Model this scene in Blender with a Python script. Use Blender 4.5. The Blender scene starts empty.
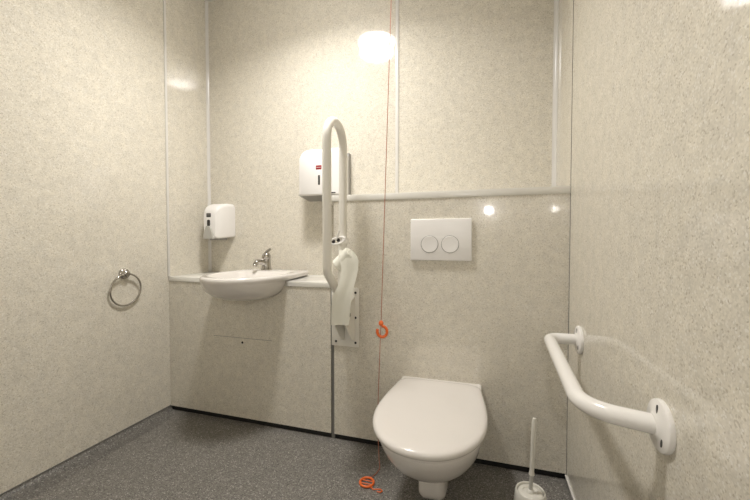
import bpy, bmesh, math, random
from mathutils import Vector, Matrix
random.seed(3)
scene = bpy.context.scene
COL = scene.collection

# ------------------------------------------------------------------ room measurements (metres)
XL, XR = -1.735, 0.3305        # left / right wall
YD, YB = 1.60, 1.926           # face of the boxing panels / upper back wall
YF = -0.42                     # front wall behind the camera
ZC = 2.53                     # ceiling
CT = 0.778                     # top of the basin counter
LT = 1.205                     # top of the high ledge
XJ = -0.712                    # joint between the two boxings

# ------------------------------------------------------------------ materials
def new_mat(name):
    m = bpy.data.materials.new(name); m.use_nodes = True
    nt = m.node_tree; b = nt.nodes['Principled BSDF']
    return m, nt, b

def plain(name, col, rough=0.4, metal=0.0, spec=0.5, coat=0.0, bump=0.0, bscale=200, vary=0.03, vscale=9, sss=0.0):
    m, nt, b = new_mat(name)
    tc = nt.nodes.new('ShaderNodeTexCoord')
    nz = nt.nodes.new('ShaderNodeTexNoise'); nz.inputs['Scale'].default_value = vscale; nz.inputs['Detail'].default_value = 4
    nt.links.new(tc.outputs['Object'], nz.inputs['Vector'])
    rp = nt.nodes.new('ShaderNodeValToRGB')
    rp.color_ramp.elements[0].position = 0.3; rp.color_ramp.elements[1].position = 0.7
    rp.color_ramp.elements[0].color = (*[c * (1 - vary) for c in col], 1)
    rp.color_ramp.elements[1].color = (*[min(1, c * (1 + vary)) for c in col], 1)
    nt.links.new(nz.outputs['Fac'], rp.inputs['Fac']); nt.links.new(rp.outputs['Color'], b.inputs['Base Color'])
    b.inputs['Roughness'].default_value = rough; b.inputs['Metallic'].default_value = metal
    b.inputs['Specular IOR Level'].default_value = spec
    b.inputs['Coat Weight'].default_value = coat; b.inputs['Coat Roughness'].default_value = 0.06
    if bump:
        n2 = nt.nodes.new('ShaderNodeTexNoise'); n2.inputs['Scale'].default_value = bscale
        nt.links.new(tc.outputs['Object'], n2.inputs['Vector'])
        bp = nt.nodes.new('ShaderNodeBump'); bp.inputs['Strength'].default_value = bump; bp.inputs['Distance'].default_value = 0.001
        nt.links.new(n2.outputs['Fac'], bp.inputs['Height']); nt.links.new(bp.outputs['Normal'], b.inputs['Normal'])
    return m

def speckle(name, base, dark, light, rough, grain=230., fleck=0.14, bump=0.02):
    """granular laminate: fine random grains, sparse dark and pale flecks"""
    m, nt, b = new_mat(name); L = nt.links
    tc = nt.nodes.new('ShaderNodeTexCoord')
    v1 = nt.nodes.new('ShaderNodeTexVoronoi'); v1.inputs['Scale'].default_value = grain
    L.new(tc.outputs['Object'], v1.inputs['Vector'])
    sp = nt.nodes.new('ShaderNodeSeparateColor'); L.new(v1.outputs['Color'], sp.inputs['Color'])
    r1 = nt.nodes.new('ShaderNodeValToRGB'); e = r1.color_ramp.elements
    e[0].position = 0.0; e[0].color = (*dark, 1)
    e[1].position = 1.0; e[1].color = (*light, 1)
    for p, c in ((fleck * 0.45, [d * 0.7 + q * 0.3 for d, q in zip(dark, base)]), (fleck, [q * 0.93 for q in base]), (0.5, base),
                 (0.86, [min(1, q * 1.07) for q in base])):
        k = e.new(p); k.color = (*c, 1)
    L.new(sp.outputs['Red'], r1.inputs['Fac'])
    n1 = nt.nodes.new('ShaderNodeTexNoise'); n1.inputs['Scale'].default_value = 28; n1.inputs['Detail'].default_value = 6
    L.new(tc.outputs['Object'], n1.inputs['Vector'])
    r2 = nt.nodes.new('ShaderNodeValToRGB')
    r2.color_ramp.elements[0].position = 0.3; r2.color_ramp.elements[0].color = (0.93, 0.93, 0.93, 1)
    r2.color_ramp.elements[1].position = 0.7; r2.color_ramp.elements[1].color = (1.05, 1.045, 1.03, 1)
    L.new(n1.outputs['Fac'], r2.inputs['Fac'])
    mx = nt.nodes.new('ShaderNodeMix'); mx.data_type = 'RGBA'; mx.blend_type = 'MULTIPLY'; mx.inputs[0].default_value = 1
    L.new(r1.outputs['Color'], mx.inputs[6]); L.new(r2.outputs['Color'], mx.inputs[7])
    L.new(mx.outputs[2], b.inputs['Base Color'])
    b.inputs['Roughness'].default_value = rough
    if bump:
        bp = nt.nodes.new('ShaderNodeBump'); bp.inputs['Strength'].default_value = bump; bp.inputs['Distance'].default_value = 0.001
        L.new(n1.outputs['Fac'], bp.inputs['Height']); L.new(bp.outputs['Normal'], b.inputs['Normal'])
    return m

def emitter(name, col, strength):
    m, nt, b = new_mat(name)
    b.inputs['Base Color'].default_value = (0.9, 0.9, 0.88, 1)
    b.inputs['Emission Color'].default_value = (*col, 1); b.inputs['Emission Strength'].default_value = strength
    return m

M = {}
M['wall'] = speckle('speckled_laminate', (0.692, 0.652, 0.560), (0.51, 0.465, 0.375), (0.79, 0.765, 0.70), 0.055, grain=290., fleck=0.13, bump=0.006)
M['wall'].node_tree.nodes['Principled BSDF'].inputs['Specular IOR Level'].default_value = 0.7
M['floor'] = speckle('safety_vinyl', (0.185, 0.175, 0.157), (0.065, 0.061, 0.054), (0.44, 0.42, 0.39), 0.42, grain=300., fleck=0.3, bump=0.05)
M['ceiling'] = plain('ceiling_paint', (0.80, 0.78, 0.73), 0.8)
M['trim'] = plain('white_pvc', (0.72, 0.70, 0.66), 0.16)
M['counter'] = plain('cream_laminate', (0.74, 0.72, 0.66), 0.25)
M['ceramic'] = plain('white_ceramic', (0.73, 0.695, 0.65), 0.10, coat=0.3, vary=0.01)
M['plastic'] = plain('white_plastic', (0.84, 0.82, 0.79), 0.36, vary=0.01)
M['seat'] = plain('seat_plastic', (0.72, 0.685, 0.64), 0.16, vary=0.01)
M['cream'] = plain('cream_powder_coat', (0.80, 0.775, 0.70), 0.28, vary=0.01)
M['rail'] = plain('white_powder_coat', (0.86, 0.84, 0.80), 0.16, vary=0.01)
M['paper'] = plain('tissue_paper', (0.80, 0.79, 0.70), 0.9, spec=0.1, bump=0.3, bscale=400)
M['card'] = plain('cardboard_core', (0.45, 0.36, 0.25), 0.9)
M['chrome'] = plain('chrome', (0.50, 0.48, 0.45), 0.12, metal=1.0)
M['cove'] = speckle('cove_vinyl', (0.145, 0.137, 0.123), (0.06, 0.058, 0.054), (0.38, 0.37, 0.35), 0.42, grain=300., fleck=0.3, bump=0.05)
M['black'] = plain('black_rubber', (0.006, 0.006, 0.006), 0.6)
M['dark'] = plain('dark_plastic', (0.03, 0.028, 0.027), 0.3)
M['grey'] = plain('grey_plastic', (0.30, 0.29, 0.27), 0.35)
M['smoke'] = plain('smoked_plastic', (0.22, 0.22, 0.20), 0.15)
M['red'] = plain('red_badge', (0.30, 0.012, 0.025), 0.3)
M['gap'] = plain('grey_joint', (0.16, 0.155, 0.14), 0.5)
M['orange'] = plain('orange_plastic', (0.85, 0.17, 0.035), 0.3)
M['cord'] = plain('red_cord', (0.46, 0.17, 0.10), 0.7)
M['brush'] = plain('frosted_plastic', (0.70, 0.68, 0.61), 0.3)
M['clear'] = plain('greyed_plastic', (0.48, 0.47, 0.43), 0.25)
M['lamp'] = emitter('opal_diffuser', (1.0, 0.97, 0.94), 10.5)
M['addedlamp'] = emitter('added_lamp_lens', (1.0, 0.965, 0.945), 230.0)  # lens of the added lamp, strong enough to fill the room from the front

# ------------------------------------------------------------------ mesh helpers
def link(name, me, parent=None, smooth=True, mat=None):
    o = bpy.data.objects.new(name, me); COL.objects.link(o)
    if mat: me.materials.append(M[mat])
    if parent is not None: o.parent = parent
    return o

def obj(name, bm, mat, parent=None, smooth=40):
    bmesh.ops.recalc_face_normals(bm, faces=bm.faces[:])
    me = bpy.data.meshes.new(name); bm.to_mesh(me); bm.free()
    o = link(name, me, parent, mat=mat)
    if smooth:
        for p in me.polygons: p.use_smooth = True
        me.set_sharp_from_angle(angle=math.radians(smooth))
    return o

def tag(o, label=None, cat=None, group=None, kind=None):
    if label: o['label'] = label
    if cat: o['category'] = cat
    if group: o['group'] = group
    if kind: o['kind'] = kind
    return o

def thing(name, label, cat, loc, group=None, rotz=0):
    o = bpy.data.objects.new(name, None); COL.objects.link(o)
    o.empty_display_size = 0.05
    o.location = loc; o.rotation_euler = (0, 0, rotz)
    return tag(o, label, cat, group)

def struct(name, bm, mat, parent=None, smooth=0):
    o = obj(name, bm, mat, parent, smooth)
    if parent is None: o['kind'] = 'structure'
    return o

def box(bm, a, b, bevel=0.0, seg=2):
    """axis-aligned box between corners a and b"""
    t = bmesh.new()
    bmesh.ops.create_cube(t, size=1)
    for v in t.verts:
        v.co = Vector([(a[i] + b[i]) / 2 + v.co[i] * (b[i] - a[i]) for i in range(3)])
    if bevel:
        bmesh.ops.bevel(t, geom=t.edges[:], offset=bevel, segments=seg, profile=0.5, affect='EDGES')
    merge(bm, t); return bm

def merge(bm, t):
    me = bpy.data.meshes.new('tmp'); t.to_mesh(me); t.free(); bm.from_mesh(me); bpy.data.meshes.remove(me)

def B(a, b, bevel=0.0, seg=2): return box(bmesh.new(), a, b, bevel, seg)

def loft(bm, loops, cap0=True, cap1=True, closed=True):
    rows = [[bm.verts.new(p) for p in lp] for lp in loops]
    n = len(rows[0])
    for r0, r1 in zip(rows, rows[1:]):
        for i in range(n if closed else n - 1):
            j = (i + 1) % n
            bm.faces.new((r0[i], r0[j], r1[j], r1[i]))
    if cap0: bm.faces.new(rows[0])
    if cap1: bm.faces.new(rows[-1])
    return bm

def fillet(pts, r, seg=10):
    """round the inner corners of a polyline"""
    pts = [Vector(p) for p in pts]; out = [pts[0]]
    rs = r if isinstance(r, (list, tuple)) else [r] * (len(pts) - 2)
    for i in range(1, len(pts) - 1):
        a, b, c = pts[i - 1], pts[i], pts[i + 1]
        u, v = (a - b).normalized(), (c - b).normalized()
        ang = u.angle(v)
        d = rs[i - 1] / math.tan(ang / 2)
        d = min(d, (a - b).length * 0.49 if i > 1 else (a - b).length * 0.95, (c - b).length * 0.49 if i < len(pts) - 2 else (c - b).length * 0.95)
        rr = d * math.tan(ang / 2)
        cen = b + (u + v).normalized() * (rr / math.sin(ang / 2))
        p0, p1 = b + u * d - cen, b + v * d - cen
        tot = p0.angle(p1); ax = p0.cross(p1).normalized()
        for k in range(seg + 1):
            out.append(cen + Matrix.Rotation(tot * k / seg, 3, ax) @ p0)
    out.append(pts[-1]); return out

def tube(bm, path, r, n=16, closed=False, caps=True):
    path = [Vector(p) for p in path]; N = len(path)
    rad = r if callable(r) else (lambda t: r)
    tan = []
    for i in range(N):
        if closed: t = path[(i + 1) % N] - path[i - 1]
        else: t = path[min(i + 1, N - 1)] - path[max(i - 1, 0)]
        tan.append(t.normalized())
    ref = Vector((0, 0, 1)) if abs(tan[0].z) < 0.9 else Vector((1, 0, 0))
    u = tan[0].cross(ref).normalized(); rows = []
    for i in range(N):
        u = (u - tan[i] * u.dot(tan[i])).normalized(); w = tan[i].cross(u)
        q = rad(i / (N - 1))
        rows.append([bm.verts.new(path[i] + (u * math.cos(2 * math.pi * k / n) + w * math.sin(2 * math.pi * k / n)) * q) for k in range(n)])
    M2 = N if closed else N - 1
    for i in range(M2):
        a, b = rows[i], rows[(i + 1) % N]
        for k in range(n):
            j = (k + 1) % n
            bm.faces.new((a[k], a[j], b[j], b[k]))
    if caps and not closed:
        bm.faces.new(rows[0]); bm.faces.new(rows[-1])
    return bm

def lathe(bm, prof, n=32, origin=(0, 0, 0), axis=(0, 0, 1)):
    """profile of (radius, height) spun round an axis"""
    ax = Vector(axis).normalized(); O = Vector(origin)
    ref = Vector((1, 0, 0)) if abs(ax.x) < 0.9 else Vector((0, 1, 0))
    u = (ref - ax * ref.dot(ax)).normalized(); w = ax.cross(u)
    rows = []
    for r, h in prof:
        if r < 1e-6: rows.append([bm.verts.new(O + ax * h)])
        else: rows.append([bm.verts.new(O + ax * h + (u * math.cos(2 * math.pi * k / n) + w * math.sin(2 * math.pi * k / n)) * r) for k in range(n)])
    for a, b in zip(rows, rows[1:]):
        for k in range(n):
            j = (k + 1) % n
            if len(a) == 1 and len(b) == 1: continue
            if len(a) == 1: bm.faces.new((a[0], b[k], b[j]))
            elif len(b) == 1: bm.faces.new((a[k], a[j], b[0]))
            else: bm.faces.new((a[k], a[j], b[j], b[k]))
    if len(rows[0]) > 1: bm.faces.new(rows[0])
    if len(rows[-1]) > 1: bm.faces.new(rows[-1])
    return bm

def screw(parent, p, axis, r=0.0045, mat='dark', t=0.0022, name='screw'):
    b = bmesh.new(); lathe(b, [(r, -0.001), (r, t * 0.5), (r * 0.7, t), (0, t)], 12, p, axis)
    return obj(name, b, mat, parent)

def slot_screw(parent, p, axis, along, size=(0.0032, 0.0085), mat='dark'):
    """oblong screw slot seen in a flange"""
    ax, al = Vector(axis).normalized(), Vector(along).normalized(); w = ax.cross(al); p = Vector(p)
    lo = []
    for h in (-0.001, 0.0008):
        lo.append([p + ax * h + al * (size[1] * math.cos(a)) + w * (size[0] * math.sin(a)) for a in [2 * math.pi * k / 14 for k in range(14)]])
    return obj('screw', loft(bmesh.new(), lo), mat, parent)

# ------------------------------------------------------------------ the room
E = 0.08
struct('floor', B((XL - E, YF - E, -0.08), (XR + E, YB + E, 0)), 'floor')
struct('ceiling', B((XL - E, YF - E, ZC), (XR + E, YB + E, ZC + 0.08)), 'ceiling')
struct('wall_left', B((XL - E, YF - E, 0), (XL, YB + E, ZC)), 'wall')
struct('wall_right', B((XR, YF - E, 0), (XR + E, YB + E, ZC)), 'wall')
struct('wall_back', B((XL, YB, 0), (XR, YB + E, ZC)), 'wall')
struct('wall_front', B((XL, YF - E, 0), (XR, YF, ZC)), 'ceiling')

# half-height boxing that carries the basin and taller boxing that hides the cistern
PB = 0.027
panel_low = struct('wall_basin', B((XL + 0.0015, YD, PB), (XJ - 0.009, YD + 0.016, CT - 0.027)), 'wall')
panel_high = struct('wall_cistern', B((XJ + 0.009, YD, PB), (XR - 0.0015, YD + 0.016, LT - 0.03)), 'wall')
side = struct('wall_boxing', B((XJ + 0.009, YD + 0.016, CT - 0.02), (XJ + 0.023, YB, LT - 0.03)), 'wall')
struct('trim_1', B((XJ - 0.0088, YD + 0.006, 0.0), (XJ + 0.0088, YD + 0.02, CT - 0.027)), 'gap')
struct('baseboard_back', B((XL, YD + 0.010, 0), (XR, YD + 0.03, PB + 0.002)), 'black')
# seam and lock screw of the service flap in the low panel
obj('flap_seam', B((-1.425, YD - 0.0004, 0.4605), (-1.055, YD + 0.002, 0.4625)), 'gap', panel_low, 0)
screw(panel_low, (-1.238, YD, 0.437), (0, -1, 0), 0.0065, 'black', name='flap_lock')

# cove skirting on the left, with its cap strip; cap strip on the right
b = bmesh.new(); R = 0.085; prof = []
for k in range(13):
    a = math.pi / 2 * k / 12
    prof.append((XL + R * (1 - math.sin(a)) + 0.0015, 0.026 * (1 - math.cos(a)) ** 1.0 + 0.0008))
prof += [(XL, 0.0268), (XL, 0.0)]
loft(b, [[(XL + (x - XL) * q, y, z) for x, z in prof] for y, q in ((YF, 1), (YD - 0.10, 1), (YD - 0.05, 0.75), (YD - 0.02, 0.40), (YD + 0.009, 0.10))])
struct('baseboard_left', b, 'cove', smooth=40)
struct('trim_2', B((XL, YF, 0.0265), (XL + 0.0035, YD, 0.0305)), 'gap')
struct('baseboard_right', B((XR - 0.004, YF, 0.0), (XR, YD, 0.018)), 'floor')
struct('trim_3', B((XR - 0.006, YF, 0.018), (XR, YD, 0.0235)), 'trim')
# vertical cover strips
struct('trim_4', B((XL, YD - 0.009, CT + 0.001), (XL + 0.006, YD + 0.006, ZC), 0.0025), 'trim', smooth=40)
def strip(n, x0, x1, z0):
    bb = bmesh.new(); box(bb, (x0, YB - 0.006, z0), (x1, YB, ZC), 0.0025); struct(n, bb, 'trim', smooth=40)
bb = bmesh.new(); loft(bb, [[(XL, YB, z), (XL + 0.010, YB, z), (XL + 0.010, YB - 0.002, z), (XL + 0.006, YB - 0.005, z), (XL + 0.0035, YB - 0.009, z), (XL + 0.002, YB - 0.018, z), (XL, YB - 0.018, z)] for z in (CT, ZC)])
struct('trim_5', bb, 'trim', smooth=40)
strip('trim_6', -0.474, -0.455, LT)
bb = bmesh.new(); loft(bb, [[(XR, YB, z), (XR - 0.018, YB, z), (XR - 0.018, YB - 0.002, z), (XR - 0.007, YB - 0.005, z), (XR - 0.0035, YB - 0.009, z), (XR - 0.002, YB - 0.02, z), (XR, YB - 0.02, z)] for z in (LT, ZC)])
struct('trim_7', bb, 'trim', smooth=40)
struct('trim_8', B((XR - 0.0015, YD - 0.002, 0.0), (XR, YD, ZC)), 'gap')

# ------------------------------------------------------------------ basin
BX, BK = -1.173, 1.888                                      # basin axis and back edge
def dshape(hb, hw, L, z, s0=0.0, rc=0.0, sm=None, n1=14, n2=22, ex=2.15):
    """D outline: straight back at the wall, widest at sm, elliptical nose at L"""
    sm = sm or L * 0.53
    half = []
    for k in range(n1):
        q = s0 + (sm - s0) * (k / n1) ** 1.3
        w = hb + (hw - hb) * math.sin(math.pi / 2 * max(0, (q - s0)) / (sm - s0)) ** 1.4
        if rc and q - s0 < rc: w -= rc - math.sqrt(max(0, rc * rc - (rc - (q - s0)) ** 2))
        half.append((w, q))
    for k in range(n2 + 1):
        a = math.pi / 2 * k / n2
        half.append((hw * math.cos(a) ** (2 / ex), sm + (L - sm) * math.sin(a) ** (2 / ex)))
    return [(-w, -q, z) for w, q in half] + [(w, -q, z) for w, q in reversed(half[:-1])]
def bl(hb, hw, L, z, s0, sm, rc=0.0): return [(x + BX, y + BK, q) for x, y, q in dshape(hb, hw, L, z, s0, rc, sm, ex=2.05)]
HULL = [(0.012, 0.020, 0.340, 0.6805, 0.300, 0.320), (0.05, 0.080, 0.405, 0.684, 0.22, 0.32), (0.085, 0.130, 0.462, 0.695, 0.15, 0.325), (0.11, 0.165, 0.507, 0.714, 0.10, 0.33),
        (0.135, 0.188, 0.540, 0.740, 0.07, 0.33), (0.155, 0.201, 0.558, 0.765, 0.055, 0.32), (0.165, 0.203, 0.565, 0.7788, 0.04, 0.31)]
loops = [bl(*r) for r in HULL]
loops += [bl(*r) for r in ((0.193, 0.212, 0.568, 0.783, 0.004, 0.27, 0.05), (0.201, 0.219, 0.571, 0.790, 0.0, 0.26, 0.05), (0.202, 0.220, 0.571, 0.802, 0.0, 0.26, 0.05), (0.198, 0.217, 0.567, 0.8095, 0.004, 0.26, 0.05), (0.191, 0.210, 0.558, 0.8125, 0.012, 0.26, 0.045),
                            (0.165, 0.186, 0.530, 0.8115, 0.145, 0.32, 0.05), (0.156, 0.177, 0.520, 0.805, 0.155, 0.32, 0.05), (0.145, 0.170, 0.500, 0.780, 0.17, 0.32, 0.05), (0.12, 0.143, 0.470, 0.750, 0.19, 0.32, 0.04), (0.075, 0.095, 0.420, 0.728, 0.23, 0.32, 0.03), (0.012, 0.02, 0.345, 0.720, 0.30, 0.325))]
BC = (BX, BK - 0.278)
basin = thing('washbasin', 'white ceramic semi-recessed washbasin set into the cream counter', 'basin', (BC[0], BC[1], 0.683))
def local(o, parent):                                       # parent while keeping the world position
    o.parent = parent; o.matrix_parent_inverse = Matrix.Translation(-Vector(parent.location))
    return o
bowl = local(obj('bowl', loft(bmesh.new(), loops), 'ceramic', None, 60), basin)
d = bmesh.new(); lathe(d, [(0.021, 0.7205), (0.021, 0.724), (0.014, 0.7255), (0, 0.7255)], 24, (BX, BK - 0.323, 0))
local(obj('waste_plug', d, 'chrome'), basin)

# cut the bowl out of the counter and of the panel under it
cut = obj('cutter', loft(bmesh.new(), [bl(hb + 0.0006, hw + 0.0006, L + 0.0006, z - 0.0006, s0, sm) for hb, hw, L, z, s0, sm in HULL] + [bl(0.166, 0.2045, 0.566, 0.80, 0.04, 0.31)]), 'ceramic')
def carve(o):
    md = o.modifiers.new('cut', 'BOOLEAN'); md.operation = 'DIFFERENCE'; md.object = cut; md.solver = 'EXACT'
    dg = bpy.context.evaluated_depsgraph_get()
    me = bpy.data.meshes.new_from_object(o.evaluated_get(dg)); o.modifiers.clear()
    old = o.data; o.data = me; bpy.data.meshes.remove(old)
counter = obj('counter', B((XL + 0.001, YD - 0.004, CT - 0.026), (XJ - 0.001, YB, CT), 0.002), 'counter', None, 30)
tag(counter, 'cream laminate counter at basin height along the back wall', 'counter')
carve(counter); carve(panel_low)
bpy.data.objects.remove(cut)
ledge = obj('ledge', B((XJ - 0.052, YD - 0.004, LT - 0.030), (XR - 0.001, YB, LT), 0.002), 'counter', None, 30)
tag(ledge, 'long cream ledge capping the boxing above the toilet', 'ledge')

# mixer tap
TX, TY, TZ = -1.222, 1.803, 0.8122
tap = thing('mixer_tap', 'small chrome mixer tap standing on the back rim of the washbasin', 'tap', (TX, TY, TZ))
b = bmesh.new(); lathe(b, [(0.030, 0), (0.030, 0.005), (0.027, 0.010), (0.0255, 0.03), (0.0245, 0.052), (0.0255, 0.062), (0.022, 0.066), (0, 0.066)], 28)
obj('tap_body', b, 'chrome', tap)
b = bmesh.new(); path = fillet([(0, -0.008, 0.036), (-0.010, -0.042, 0.050), (-0.019, -0.068, 0.052), (-0.022, -0.078, 0.036)], 0.02, 6)
tube(b, path, lambda t: 0.0165 - 0.004 * t, 16); obj('spout', b, 'chrome', tap)
b = bmesh.new(); lathe(b, [(0.0105, 0), (0.0125, 0.003), (0.0125, 0.012), (0.010, 0.015), (0, 0.015)], 16, (-0.022, -0.078, 0.024)); obj('aerator', b, 'chrome', tap)
b = bmesh.new(); lathe(b, [(0.024, 0.0665), (0.026, 0.071), (0.0255, 0.084), (0.020, 0.096), (0.010, 0.102), (0, 0.103)], 24)
tube(b, [(0, -0.020, 0.083), (0, -0.004, 0.098), (0.004, 0.012, 0.112), (0.010, 0.026, 0.122)], lambda t: 0.0125 - 0.005 * t, 12)
obj('lever', b, 'chrome', tap)

# ------------------------------------------------------------------ soap dispenser
def rr(x0, x1, z0, z1, y, r, n=6):
    """rounded rectangle in an x-z plane, counter-clockwise; r = radii (bl, br, tr, tl)"""
    out = []
    for (cx, cz, a0, q) in ((x0 + r[0], z0 + r[0], 180, r[0]), (x1 - r[1], z0 + r[1], 270, r[1]), (x1 - r[2], z1 - r[2], 0, r[2]), (x0 + r[3], z1 - r[3], 90, r[3])):
        for k in range(n + 1):
            a = math.radians(a0 + 90 * k / n); out.append((cx + q * math.cos(a), y, cz + q * math.sin(a)))
    return out
SX0, SX1, SZ0, SZ1 = -1.672, -1.535, 1.003, 1.218
soap = thing('soap_dispenser', 'small white soap dispenser high on the wall above the washbasin', 'soap dispenser', ((SX0 + SX1) / 2, YB, SZ0))
def part(name, bm, mat, root, smooth=40): return local(obj(name, bm, mat, None, smooth), root)
def soft_shell(x0, x1, z0, z1, yb, rows, r):
    """front-going shell: rows of (distance from wall, left inset, right inset, bottom inset, top inset)"""
    return loft(bmesh.new(), [rr(x0 + a, x1 - c, z0 + e, z1 - f, yb - q, r) for q, a, c, e, f in rows])
part('cover', soft_shell(SX0, SX1, SZ0, SZ1, YB, [(0.0, 0, 0, 0.008, 0.006), (0.004, 0, 0, 0.004, 0.0), (0.05, 0.002, 0.003, 0.0, 0.0), (0.09, 0.007, 0.006, -0.003, 0.008), (0.120, 0.014, 0.011, -0.005, 0.020), (0.138, 0.020, 0.017, -0.004, 0.036), (0.149, 0.027, 0.026, 0.003, 0.060)], (0.010, 0.010, 0.022, 0.022)), 'plastic', soap)
yf = YB - 0.149
xm = -1.609
bd = part('badge', B((xm - 0.017, yf - 0.0015, 1.127), (xm + 0.017, yf + 0.004, 1.152), 0.003), 'dark', soap)
for zz, w in ((1.1435, 0.012), (1.1355, 0.010)):
    (obj('badge_lettering', B((xm - w, yf - 0.0022, zz - 0.0012), (xm + w, yf - 0.001, zz + 0.0012)), 'grey', bd, 0))
part('sight_window', loft(bmesh.new(), [rr(xm - 0.011, xm + 0.010, 1.070, 1.112, yf - q, (0.009,) * 4) for q in (-0.004, 0.002)]), 'dark', soap)
# grey push lever, widening downwards
lo = []
for q in (-0.006, 0.006, 0.010):
    i = 0.003 if q > 0.008 else 0
    lo.append([(xm - 0.034 + i, yf - q, 0.996), (xm + 0.036 - i, yf - q, 0.996), (xm + 0.036 - i, yf - q, 1.020), (xm + 0.026 - i, yf - q, 1.052 - i), (xm + 0.014 - i, yf - q, 1.074 - i),
               (xm - 0.014 + i, yf - q, 1.074 - i), (xm - 0.026 + i, yf - q, 1.052 - i), (xm - 0.036 + i, yf - q, 1.020)])
part('push_lever', loft(bmesh.new(), lo), 'clear', soap)
part('nozzle', B((xm - 0.02, YB - 0.12, SZ0 - 0.016), (SX1 - 0.035, YB - 0.03, SZ0 + 0.004), 0.004), 'grey', soap)

# ------------------------------------------------------------------ paper towel dispenser
PX0, PX1, PZ0, PZ1 = -1.014, -0.735, 1.236, 1.502
towel = thing('towel_dispenser', 'white paper towel dispenser with red badge on the wall behind the upright rail', 'towel dispenser', ((PX0 + PX1) / 2, YB, PZ0))
part('cover', soft_shell(PX0, PX1, PZ0, PZ1, YB, [(0.028, 0.002, 0.004, 0.0, 0.012), (0.05, 0.0, 0.002, 0.0, 0.002), (0.09, 0.003, 0.004, 0.0, 0.002), (0.120, 0.009, 0.008, 0.0, 0.010), (0.132, 0.016, 0.014, 0.002, 0.020), (0.137, 0.025, 0.022, 0.006, 0.030)], (0.008, 0.008, 0.045, 0.062)), 'plastic', towel)
b = bmesh.new()
lo = []
for x in (PX0 + 0.008, PX1 - 0.003):
    lo.append([(x, YB, PZ0 - 0.004), (x, YB - 0.075, PZ0 + 0.002), (x, YB - 0.028, PZ1 - 0.02), (x, YB, PZ1 - 0.02)])
part('back_plate', loft(b, lo), 'grey', towel, 20)
lo = [[(x0, y, z) for x0, y, z in ((PX0 + 0.012, YB - 0.0, PZ0 - 0.018), (PX1 - 0.012, YB, PZ0 - 0.018), (PX1 - 0.012, YB - 0.126, PZ0 + 0.001), (PX0 + 0.012, YB - 0.126, PZ0 + 0.001))],
      [(x0, y, PZ0 + 0.003) for x0, y in ((PX0 + 0.008, YB), (PX1 - 0.008, YB), (PX1 - 0.008, YB - 0.13), (PX0 + 0.008, YB - 0.13))]]
part('tray', loft(bmesh.new(), lo), 'grey', towel, 20)
yf = YB - 0.137
bd = part('badge', B((-0.893, yf - 0.0015, 1.376), (-0.857, yf + 0.003, 1.400), 0.003), 'red', towel)
obj('badge_lettering', B((-0.888, yf - 0.0022, 1.3865), (-0.862, yf - 0.001, 1.3890)), 'cream', bd, 0)
part('sight_window', B((-0.880, yf - 0.001, 1.292), (-0.867, yf + 0.004, 1.346), 0.002), 'dark', towel)
part('paper_slot', B((-0.835, yf - 0.0008, 1.243), (-0.775, yf + 0.006, 1.249)), 'dark', towel, 0)

# ------------------------------------------------------------------ hinged support rail, folded up against the boxing
HX = -0.615
hr = thing('support_rail', 'cream hinged support rail folded upright beside the toilet', 'support rail', (-0.6425, YD, 0.47))
wp = part('wall_plate', B((-0.714, YD - 0.007, 0.471), (-0.571, YD, 0.758), 0.003), 'cream', hr)
for z in (0.735, 0.6145, 0.493):
    for x in (-0.588, -0.690):
        screw(wp, (x, YD - 0.007, z), (0, -1, 0), 0.006)
yr, yfr, zt, ra = 1.508, 1.332, 1.405, 0.088
path = [(HX - 0.006, yr, 0.640), (HX - 0.006, yr, 0.80)]
for k in range(17):
    a = math.pi * k / 16
    path.append((HX, (yr + yfr) / 2 + ra * math.cos(a), zt + ra * math.sin(a)))
path += fillet([(HX, yfr, zt - 0.02), (HX, yfr, 0.855), (HX - 0.006, 1.478, 0.735)], 0.05, 8)
part('rail_loop', tube(bmesh.new(), path, 0.0185, 18), 'cream', hr)
# hinge: two cheeks with a pin, coming out from the plate
b = bmesh.new()
for x in (HX - 0.036, HX + 0.018):
    loft(b, [[(q, YD - 0.005, 0.500), (q, YD - 0.05, 0.520), (q, YD - 0.118, 0.595), (q, YD - 0.122, 0.650), (q, YD - 0.09, 0.690), (q, YD - 0.005, 0.720)] for q in (x, x + 0.006)])
part('hinge_bracket', b, 'cream', hr, 20)
b = bmesh.new(); lathe(b, [(0.009, 0), (0.009, 0.075), (0, 0.075)], 16, (HX - 0.042, 1.508, 0.645), (1, 0, 0)); part('hinge_pin', b, 'chrome', hr)
# paper holder clipped on the rear tube
b = bmesh.new()
lathe(b, [(0.0187, -0.012), (0.0235, -0.012), (0.0245, 0.0), (0.0235, 0.012), (0.0187, 0.012)], 24, (HX, yr, 0.984))
ring_pts = [(HX - 0.012 + 0.036 * math.cos(2 * math.pi * k / 24), yr - 0.038, 0.985 + 0.014 * math.sin(2 * math.pi * k / 24) + 0.22 * 0.036 * math.cos(2 * math.pi * k / 24)) for k in range(24)]
tube(b, ring_pts, 0.005, 8, closed=True)
box(b, (HX - 0.008, yr - 0.04, 0.977), (HX + 0.002, yr - 0.015, 0.999))
tube(b, [(HX - 0.018, yr - 0.040, 0.990), (HX - 0.003, yr - 0.042, 1.030)], 0.0038, 8)
rh = part('roll_holder', b, 'rail', hr)
for x in (-0.033, -0.008):
    q = 0.22 * (x + 0.012)
    b = bmesh.new(); lathe(b, [(0.0085, 0), (0.0085, 0.006), (0, 0.006)], 12, (HX + x, yr - 0.034, 0.986 + q), (0, -1, 0)); obj('holder_socket', b, 'dark', rh)

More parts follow.
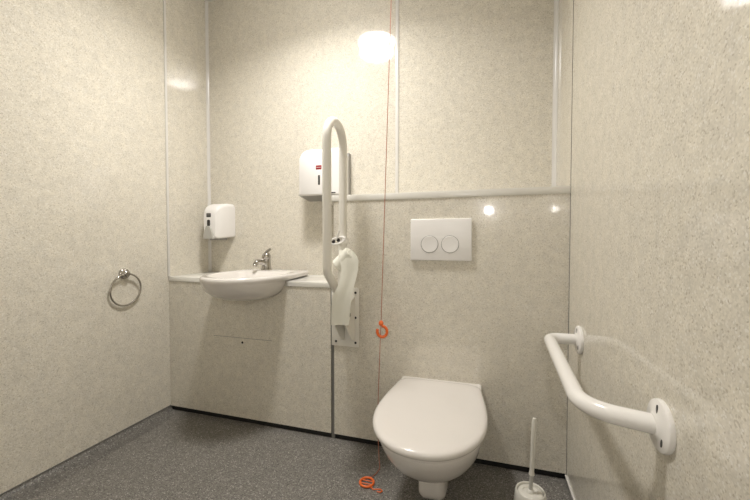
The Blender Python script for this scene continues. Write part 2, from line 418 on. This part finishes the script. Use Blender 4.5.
# toilet roll hanging askew from the holder, a long sheet trailing from it
e1 = Vector((-0.549, 1.444, 0.929)); e0 = Vector((-0.601, 1.444, 0.880))
ax = (e0 - e1).normalized(); Lr = 0.085; rr_ = 0.037
roll = thing('toilet_roll', 'white toilet roll hanging askew on the folded rail, long sheet trailing down', 'toilet roll', e1 + ax * Lr / 2)
b = bmesh.new(); lathe(b, [(0.017, 0.0), (rr_ - 0.003, 0.0), (rr_, 0.003), (rr_, Lr - 0.003), (rr_ - 0.003, Lr), (0.017, Lr)], 36, e1, ax); part('paper', b, 'paper', roll)
b = bmesh.new(); lathe(b, [(0.0165, -0.0005), (0.0165, Lr + 0.0005), (0.0145, Lr + 0.0005), (0.0145, -0.0005), (0.0165, -0.0005)], 24, e1, ax); part('core', b, 'card', roll)
rows = [((-0.600, 1.424, 0.944), (-0.536, 1.424, 0.938)), ((-0.597, 1.410, 0.915), (-0.507, 1.410, 0.903)), ((-0.581, 1.400, 0.869), (-0.505, 1.403, 0.862)),
        ((-0.583, 1.390, 0.827), (-0.511, 1.393, 0.825)), ((-0.590, 1.380, 0.790), (-0.518, 1.383, 0.788)), ((-0.608, 1.372, 0.756), (-0.523, 1.375, 0.751)),
        ((-0.612, 1.368, 0.714), (-0.527, 1.371, 0.714)), ((-0.612, 1.366, 0.672), (-0.531, 1.369, 0.673)), ((-0.611, 1.364, 0.631), (-0.535, 1.367, 0.635))]
b = bmesh.new(); grid = []
NX = 9
for i, (l, r) in enumerate(rows):
    l, r = Vector(l), Vector(r)
    grid.append([l.lerp(r, k / (NX - 1)) + Vector((0, 0.0025 * math.sin(k * 1.1 + i * 0.5), 0)) for k in range(NX)])
vs = [[b.verts.new(p) for p in g] for g in grid]
for a, c in zip(vs, vs[1:]):
    for k in range(NX - 1): b.faces.new((a[k], a[k + 1], c[k + 1], c[k]))
bmesh.ops.subdivide_edges(b, edges=b.edges[:], cuts=1, use_grid_fill=True, smooth=0.6)
bmesh.ops.solidify(b, geom=b.faces[:], thickness=0.0012)
part('trailing_sheet', b, 'paper', roll, 80)

# ------------------------------------------------------------------ flush plate
FX0, FX1, FZ0, FZ1 = -0.320, -0.051, 0.896, 1.082
fl = thing('flush_plate', 'white dual flush plate with two round buttons above the toilet', 'flush plate', ((FX0 + FX1) / 2, YD, FZ0))
part('plate', B((FX0, YD - 0.013, FZ0), (FX1, YD + 0.002, FZ1), 0.004, 3), 'plastic', fl)
for i, x in enumerate((-0.2335, -0.1435)):
    z = 0.969
    b = bmesh.new(); lathe(b, [(0.039, 0.0), (0.039, 0.0140), (0.0355, 0.0140), (0.0355, 0.0)], 40, (x, YD, z), (0, -1, 0)); part('button_ring', b, 'grey', fl)
    b = bmesh.new(); lathe(b, [(0.0365, 0.0), (0.0365, 0.0142), (0.0355, 0.0150), (0.02, 0.0140), (0, 0.0136)], 40, (x, YD, z), (0, -1, 0)); part('button', b, 'plastic', fl)

# ------------------------------------------------------------------ toilet
WX = -0.183
wc = thing('toilet', 'white wall-hung toilet with its lid closed', 'toilet', (WX, YD, 0.0))
lv = [(0.030, 0.038, 0.340, 0.146), (0.050, 0.065, 0.372, 0.153), (0.075, 0.095, 0.405, 0.163), (0.105, 0.128, 0.440, 0.179), (0.128, 0.150, 0.470, 0.200), (0.145, 0.166, 0.498, 0.225), (0.156, 0.177, 0.524, 0.255),
      (0.165, 0.184, 0.547, 0.288), (0.170, 0.187, 0.561, 0.314), (0.170, 0.187, 0.561, 0.323), (0.166, 0.183, 0.556, 0.328)]
bw = obj('bowl', loft(bmesh.new(), [dshape(a, c, L, z) for a, c, L, z in lv]), 'ceramic', wc, 60)
# squared rear platform of the pan
pf = [rr(-0.1775, 0.1785, 0.25, 0.357, y, (0.02, 0.02, 0.010, 0.010)) for y in (0.0, -0.075)] + [rr(-0.165, 0.165, 0.26, 0.350, -0.085, (0.02, 0.02, 0.010, 0.010))]
obj('rear_platform', loft(bmesh.new(), pf), 'ceramic', wc, 50)
# trapway bulge under the bowl, running back to the wall
tl = []
for s, hw_, z0, z1 in ((0.0, 0.048, 0.075, 0.20), (0.20, 0.048, 0.060, 0.20), (0.30, 0.047, 0.052, 0.20), (0.345, 0.044, 0.056, 0.20), (0.370, 0.036, 0.075, 0.195), (0.380, 0.022, 0.10, 0.185)):
    tl.append(rr(0.010 - hw_ * 1.1, 0.010 + hw_ * 1.1, z0, z1, -s, (hw_ * 0.62, hw_ * 0.62, 0.012, 0.012)))
obj('trapway', loft(bmesh.new(), tl), 'ceramic', wc, 60)
obj('seat', loft(bmesh.new(), [dshape(0.168 - q, 0.193 - q, 0.578 - q, z, 0.085 + q, 0.05) for q, z in ((0.006, 0.328), (0.0, 0.332), (0.0, 0.339), (0.006, 0.343))]), 'seat', wc, 50)
obj('lid', loft(bmesh.new(), [dshape(0.174 - q, 0.2005 - q, 0.591 - q, z, 0.028 + q, 0.040) for q, z in ((0.008, 0.344), (0.002, 0.345), (0.0, 0.350), (0.0, 0.356), (0.003, 0.3625), (0.010, 0.3665), (0.022, 0.3685), (0.05, 0.3693))]), 'seat', wc, 60)
for x in (-0.075, 0.075):
    b = bmesh.new(); lathe(b, [(0.011, 0.0), (0.011, 0.045), (0, 0.045)], 16, (x - 0.0225, -0.052, 0.357), (1, 0, 0)); obj('hinge', b, 'plastic', wc)
b = bmesh.new(); lathe(b, [(0.012, 0), (0.012, 0.008), (0.008, 0.012), (0, 0.012)], 16, (0.172, -0.21, 0.245), (1, 0, -0.15)); obj('fixing_cap', b, 'plastic', wc)

# ------------------------------------------------------------------ grab rail on the right wall
gz = 0.6315
gr = thing('grab_rail', 'white grab rail fixed level on the right wall', 'grab rail', (XR, 1.10, gz))
fy, ny = 1.418, 0.803
path = fillet([(XR - 0.003, fy, gz), (0.228, fy - 0.002, gz), (0.206, 0.862, gz - 0.008), (XR - 0.003, ny, gz)], [0.034, 0.105], 14)
part('rail_tube', tube(bmesh.new(), path, 0.0192, 20), 'rail', gr)
for y in (fy, ny):
    b = bmesh.new(); lathe(b, [(0.049, 0.0), (0.050, 0.004), (0.048, 0.009), (0.042, 0.012), (0.026, 0.0135), (0.023, 0.016), (0.0185, 0.017)], 40, (XR, y, gz), (-1, 0, 0))
    f_ = part('flange', b, 'rail', gr)
    for a in (100, 220, 340):
        ca, sa = math.cos(math.radians(a)), math.sin(math.radians(a))
        slot_screw(f_, (XR - 0.0127, y + 0.034 * ca, gz + 0.034 * sa), (-1, 0, 0), (0, ca * 0.3, 1))

# ------------------------------------------------------------------ towel ring on the left wall
tr = thing('towel_ring', 'chrome towel ring hanging on the left wall', 'towel ring', (XL, 1.333, 0.818))
b = bmesh.new(); lathe(b, [(0.027, -0.002), (0.027, 0.006), (0.024, 0.010), (0.017, 0.013), (0.0155, 0.026), (0.012, 0.029), (0, 0.029)], 28, (XL, 1.333, 0.818), (1, 0, 0)); part('wall_rose', b, 'chrome', tr)
Rr = 0.0795
pts = []
for k in range(48):
    a = 2 * math.pi * k / 48
    y_, z_ = Rr * math.sin(a), Rr * math.cos(a)
    pts.append((XL + 0.0215 - 0.07 * (Rr - z_), 1.332 + y_, 0.738 + z_))
part('ring', tube(bmesh.new(), pts, 0.0046, 10, closed=True), 'chrome', tr)

# ------------------------------------------------------------------ emergency pull cord
cy = 1.50
pc = thing('pull_cord', 'red emergency pull cord with orange rings hanging from the ceiling to the floor', 'pull cord', (-0.374, cy, ZC))
b = bmesh.new(); lathe(b, [(0.043, 0.0), (0.043, -0.018), (0.036, -0.028), (0.012, -0.032), (0.007, -0.045), (0, -0.045)], 32, (-0.374, cy, ZC)); part('ceiling_switch', b, 'plastic', pc)
k1 = Vector((-0.4335, cy, 0.628))
top = Vector((-0.374, cy, ZC - 0.043))
cp = [top.lerp(k1, k / 12) for k in range(13)]
cp += [Vector((-0.438, cy, 0.52)), Vector((-0.4465, cy - 0.002, 0.274)), Vector((-0.444, cy - 0.008, 0.10)), Vector((-0.432, 1.465, 0.03)), Vector((-0.424, 1.448, 0.0045)), Vector((-0.424, 1.43, 0.0035)),
       Vector((-0.428, 1.405, 0.0035)), Vector((-0.436, 1.385, 0.004)), Vector((-0.444, 1.372, 0.008))]
part('cord', tube(bmesh.new(), cp, 0.0016, 8), 'cord', pc)
def handle_ring(cx, cyy, cz, R, r, flat, gap=0, squash=1.0, rot=0.0):
    pts = []
    n = 36
    for k in range(n if not gap else n + 1):
        a = math.radians(rot + gap / 2) + (2 * math.pi - math.radians(gap)) * k / n
        u, w = R * math.cos(a), R * squash * math.sin(a)
        pts.append((cx + u, cyy + w, cz) if flat else (cx + u, cyy + 0.15 * u, cz + w))
    return tube(bmesh.new(), pts, r, 10, closed=not gap)
h1 = handle_ring(-0.4285, cy, 0.583, 0.0215, 0.0066, False, 60, 1.12, 125)
lathe(h1, [(0.004, 0.0), (0.010, 0.004), (0.011, 0.014), (0.007, 0.022), (0.003, 0.024)], 16, (-0.4335, cy, 0.608))
part('pull_ring', h1, 'orange', pc)
h2 = handle_ring(-0.4475, 1.342, 0.0055, 0.0275, 0.0046, True, 0, 1.0)
for q in (-0.009, 0.009): tube(h2, [(-0.4475 - 0.025, 1.342 + q, 0.0055), (-0.4475 + 0.025, 1.342 + q, 0.0055)], 0.0018, 8)
part('pull_ring', h2, 'orange', pc)
part('loose_end', tube(bmesh.new(), [(-0.425, 1.322, 0.003), (-0.41, 1.312, 0.003), (-0.398, 1.318, 0.003), (-0.385, 1.322, 0.003), (-0.374, 1.314, 0.003), (-0.380, 1.305, 0.003), (-0.394, 1.306, 0.003)], 0.0022, 8), 'orange', pc)

# ------------------------------------------------------------------ toilet brush
bx_, by_ = 0.1525, 1.25
tb = thing('toilet_brush', 'white toilet brush standing in its pot beside the toilet', 'toilet brush', (bx_, by_, 0.0))
b = bmesh.new(); lathe(b, [(0.060, 0.0), (0.062, 0.004), (0.0585, 0.05), (0.0535, 0.10), (0.0485, 0.145), (0.0465, 0.1585), (0.0440, 0.162), (0.0410, 0.1605), (0.040, 0.156), (0.040, 0.10), (0, 0.10)], 36); obj('pot', b, 'brush', tb, 50)
b = bmesh.new(); lathe(b, [(0.0385, 0.150), (0.039, 0.154), (0.036, 0.1575), (0.024, 0.158), (0.022, 0.155), (0.012, 0.155), (0.0105, 0.162), (0.006, 0.166), (0, 0.166)], 32, (0.0, 0, 0)); obj('splash_disc', b, 'brush', tb, 50)
b = bmesh.new(); tube(b, [(0.0, 0, 0.160), (0.0035, 0, 0.225)], 0.0062, 12); obj('shaft', b, 'clear', tb)
b = bmesh.new(); hp = [Vector((0.003, 0, 0.215)).lerp(Vector((0.0095, 0, 0.404)), k / 14) for k in range(15)]
tube(b, hp, lambda t: 0.0092 if t < 0.06 else (0.0070 + 0.0010 * t if t < 0.95 else 0.0055), 14); obj('handle', b, 'brush', tb)

# ------------------------------------------------------------------ lamps
lx, ly = -0.80, 1.21
cl = thing('ceiling_lamp', 'round white ceiling lamp fixed overhead', 'ceiling lamp', (lx, ly, ZC))
b = bmesh.new(); lathe(b, [(0.155, 0.0), (0.155, -0.02), (0.148, -0.026), (0, -0.026)], 48); obj('lamp_base', b, 'plastic', cl)
b = bmesh.new(); lathe(b, [(0.134, -0.0262), (0.136, -0.038), (0.133, -0.052), (0.123, -0.070), (0.105, -0.086), (0.078, -0.099), (0.042, -0.107), (0, -0.110)], 48); obj('diffuser', b, 'lamp', cl)
la = bpy.data.lights.new('lamp_light', 'AREA'); la.shape = 'DISK'; la.size = 0.25; la.energy = 8.0; la.color = (1.0, 0.97, 0.945); la.spread = math.radians(150)
lo_ = bpy.data.objects.new('lamp_light', la); COL.objects.link(lo_); lo_.location = (0, 0, -0.114); lo_.parent = cl
wl = thing('added_lamp', 'small added lamp for an unseen light source, on the wall facing the toilet', 'added lamp', (0.041, YF, 1.275))  # added: unseen source for the two spots on the panel, plus fill
b = bmesh.new(); lathe(b, [(0.05, 0.0), (0.05, 0.012), (0.042, 0.02), (0, 0.02)], 32, (0, 0, 0), (0, 1, 0)); obj('lamp_base', b, 'plastic', wl)
b = bmesh.new(); lathe(b, [(0.022, 0.0202), (0.021, 0.034), (0.015, 0.044), (0.0, 0.048)], 32, (0, 0, 0), (0, 1, 0)); obj('lens', b, 'addedlamp', wl)

# ------------------------------------------------------------------ world, camera, view
w = bpy.data.worlds.new('world'); scene.world = w; w.use_nodes = True
w.node_tree.nodes['Background'].inputs['Color'].default_value = (0.5, 0.5, 0.5, 1)
w.node_tree.nodes['Background'].inputs['Strength'].default_value = 0.05
cam = bpy.data.cameras.new('camera'); co = bpy.data.objects.new('camera', cam); COL.objects.link(co)
cam.lens = 36 * 355 / 750; cam.sensor_width = 36; cam.clip_start = 0.02
co.location = (0, 0, 0.9875)
co.rotation_euler = (math.radians(90 - 1.6), 0, math.radians(17.1))
scene.camera = co
vs_ = scene.view_settings
vs_.view_transform = 'Standard'; vs_.look = 'None'; vs_.gamma = 1; vs_.use_curve_mapping = False
vs_.exposure = 1.15
